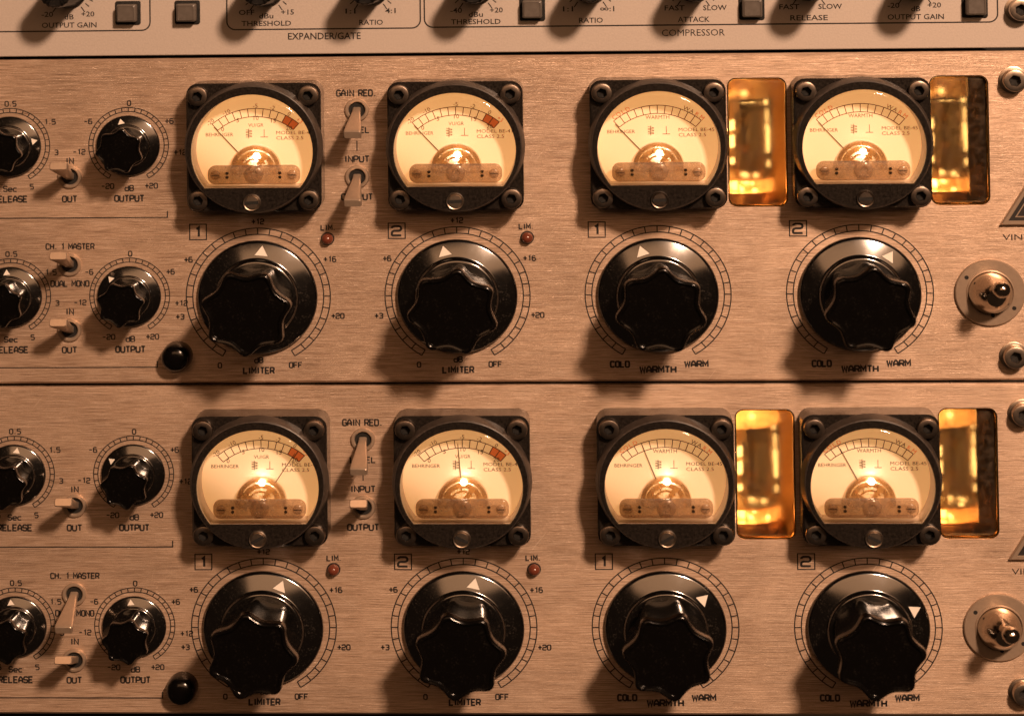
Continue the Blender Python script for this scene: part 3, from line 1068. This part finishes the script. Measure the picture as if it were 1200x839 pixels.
valve_unit(0, 'brushed metal valve processor in the middle of the stack, every meter needle resting far left', (-41.5, -41.5, -42, -41.5), (6, -14, -18.4, 35),
           (77, -6, -14, -43), (True, True, True, False, False))
valve_unit(1, 'brushed metal valve processor at the bottom of the stack, meter needles swung to different readings', (33, -4, -20.5, -26.8), (21.8, 12.8, 48.8, 64.5),
           (8, -7, -53.6, -6), (True, False, True, False, True))


def compressor():
    Z0, Z1 = TOP + 0.9, TOP + 0.9 + 43.6
    root = thing('compressor_unit', 'pale matte silver compressor unit with rounded box outlines, cut off by the top edge', 'audio compressor', W(BASEU, 0, Z0))
    O = lambda u, v, h=0: (u - BASEU, h, v - Z0)
    fp = MB()
    fp.prism([(LEFT, Z0), (RIGHT, Z0), (RIGHT, Z1), (LEFT, Z1)], -3, 0, PAINT, 0.25)
    def T(s, u, v, hg, wd=None, bold=0.013):
        plain(fp, s, u, v, hg, 0.04, INK, wd, 0, 0.0 if 'M' in s else bold)
    def frame(u0, u1, v0):
        v1, r = Z1 - 6.5, 2.2
        fp.stroke(rrect(u1 - u0, v1 - v0, r, (u0 + u1) / 2, (v0 + v1) / 2), 0.36, 0.04, INK, True)
    frame(-80, -9.7, 57.05)
    frame(10.15, 59.9, 57.0)
    frame(60.95, 206.5, 57.15)
    TX = 61.7
    for s, u, v, hg, wd in (('-20', -36.3, TX, 1.4, 3.0), ('+20', -25.8, TX, 1.4, 3.4), ('dB', -30.65, 60.95, 1.4, 2.4), ('OUTPUT GAIN', -30.65, 58.72, 1.45, 14.2),
                            ('EXPANDER/GATE', 35.2, 55.1, 1.85, 18.7), ('COMPRESSOR', 129.5, 55.1, 1.85, 16.0),
                            ('OFF', 15.25, TX, 1.4, 4.0), ('+15', 25.8, TX, 1.4, 3.3), ('dBu', 20.3, 60.7, 1.4, 3.7), ('THRESHOLD', 20.3, 58.68, 1.4, 12.8),
                            ('1:1', 42.0, 61.8, 1.4, 2.6), ('4:1', 52.25, 61.8, 1.4, 2.7), ('RATIO', 47.25, 58.68, 1.4, 6.1),
                            ('-40', 69.1, TX, 1.4, 3.0), ('+20', 79.4, TX, 1.4, 3.3), ('dBu', 74.1, 60.6, 1.4, 3.7), ('THRESHOLD', 74.1, 58.6, 1.4, 12.7),
                            ('1:1', 97.7, 61.8, 1.4, 2.6), ('\u221e:1', 107.7, 61.75, 1.4, 3.6), ('RATIO', 103.5, 58.68, 1.4, 6.1),
                            ('FAST', 124.85, 61.8, 1.4, 5.1), ('SLOW', 135.1, 61.75, 1.4, 6.0), ('ATTACK', 129.65, 58.66, 1.45, 8.1),
                            ('FAST', 153.95, 61.8, 1.4, 5.1), ('SLOW', 164.3, 61.8, 1.4, 6.0), ('RELEASE', 158.9, 58.8, 1.45, 9.5),
                            ('-20', 180.3, 61.9, 1.4, 3.0), ('+20', 190.6, 61.9, 1.4, 3.4), ('dB', 185.9, 60.95, 1.4, 2.4), ('OUTPUT GAIN', 185.85, 58.78, 1.45, 14.2)):
        T(s, u, v, hg, wd)
    kx = (-30.75, 20.3, 47.2, 74.1, 103.4, 129.6, 158.9, 185.7)
    KVT = 68.6
    for u in kx:
        for i in range(22):
            a = -147 + i * 14
            fp.stroke([arc(5.9, a, a, 1, (u, KVT))[0], arc(7.2 if i % 3 else 7.6, a, a, 1, (u, KVT))[0]], 0.26, 0.04, INK)
    fp.build('faceplate', root, O(0, 0), 0)
    mb = MB()
    mb.box(LEFT + 20, RIGHT - 22, -120, -3.2, Z0 + 1, Z1 - 1, DARK)
    mb.build('chassis', root, O(0, 0), 0)
    for u in kx:
        k = MB()
        N = 80
        rings = []
        for r, h, d in ((5.2, 0.1, 0), (5.2, 1.0, 0), (4.7, 1.4, 0.0), (4.6, 2.0, 0.05), (4.35, 15.4, 0.05), (4.2, 16.1, 0.04), (3.8, 16.4, 0.0), (0.1, 16.5, 0)):
            rings.append([((r * (1 - d * (0.5 + 0.5 * math.cos(20 * a)))) * math.cos(a), h, (r * (1 - d * (0.5 + 0.5 * math.cos(20 * a)))) * math.sin(a)) for a in (2 * PI * i / N for i in range(N))])
        k.loops(rings, GREYKNOB)
        o = k.build('control_knob', root, O(u, KVT), 40)
        p = MB()
        p.box(-0.25, 0.25, 16.42, 16.6, 0.6, 3.6, CREAM)
        p.build('pointer', o, (0, 0, 0), 0)
    for u, v in ((-15.35, 61.9), (0.0, 61.9), (88.6, 61.9), (144.4, 61.6), (200.75, 61.6)):
        b = MB()
        b.prism(rrect(6.5, 6.4, 0.5), 0, 0.5, DARK, 0.15)
        o = b.build('push_button', root, O(u, v), 40)
        c = MB()
        c.loops([[(x, h, z) for x, z in rrect(wd, wd * 0.95, 0.4)] for wd, h in ((5.0, 0.4), (5.0, 2.6), (4.7, 3.1), (4.0, 3.3), (3.8, 3.2))], BUTTON)
        c.build('button_cap', o, (0, 0, 0), 30)
    s = MB()
    s.lathe([(3.6, 0.02), (3.6, 0.5), (3.3, 0.6)], SCREW, n=36)
    socket_screw(s, (0, 0), 2.95, 0.5, 3.4, SCREW, 0.5, 0.52)
    s.build('rack_screw', root, O(211.9, 60.5), 40)
    return root


compressor()

# the dark inside of the rack behind the fronts
m = MB()
m.box(-300, 260, -262, -250, -240, 140, DARK)
ri = m.build('rack_interior', None, (0, 0, 0), 0)
ri.location = (0, 0, 0.2)
ri['kind'] = 'structure'
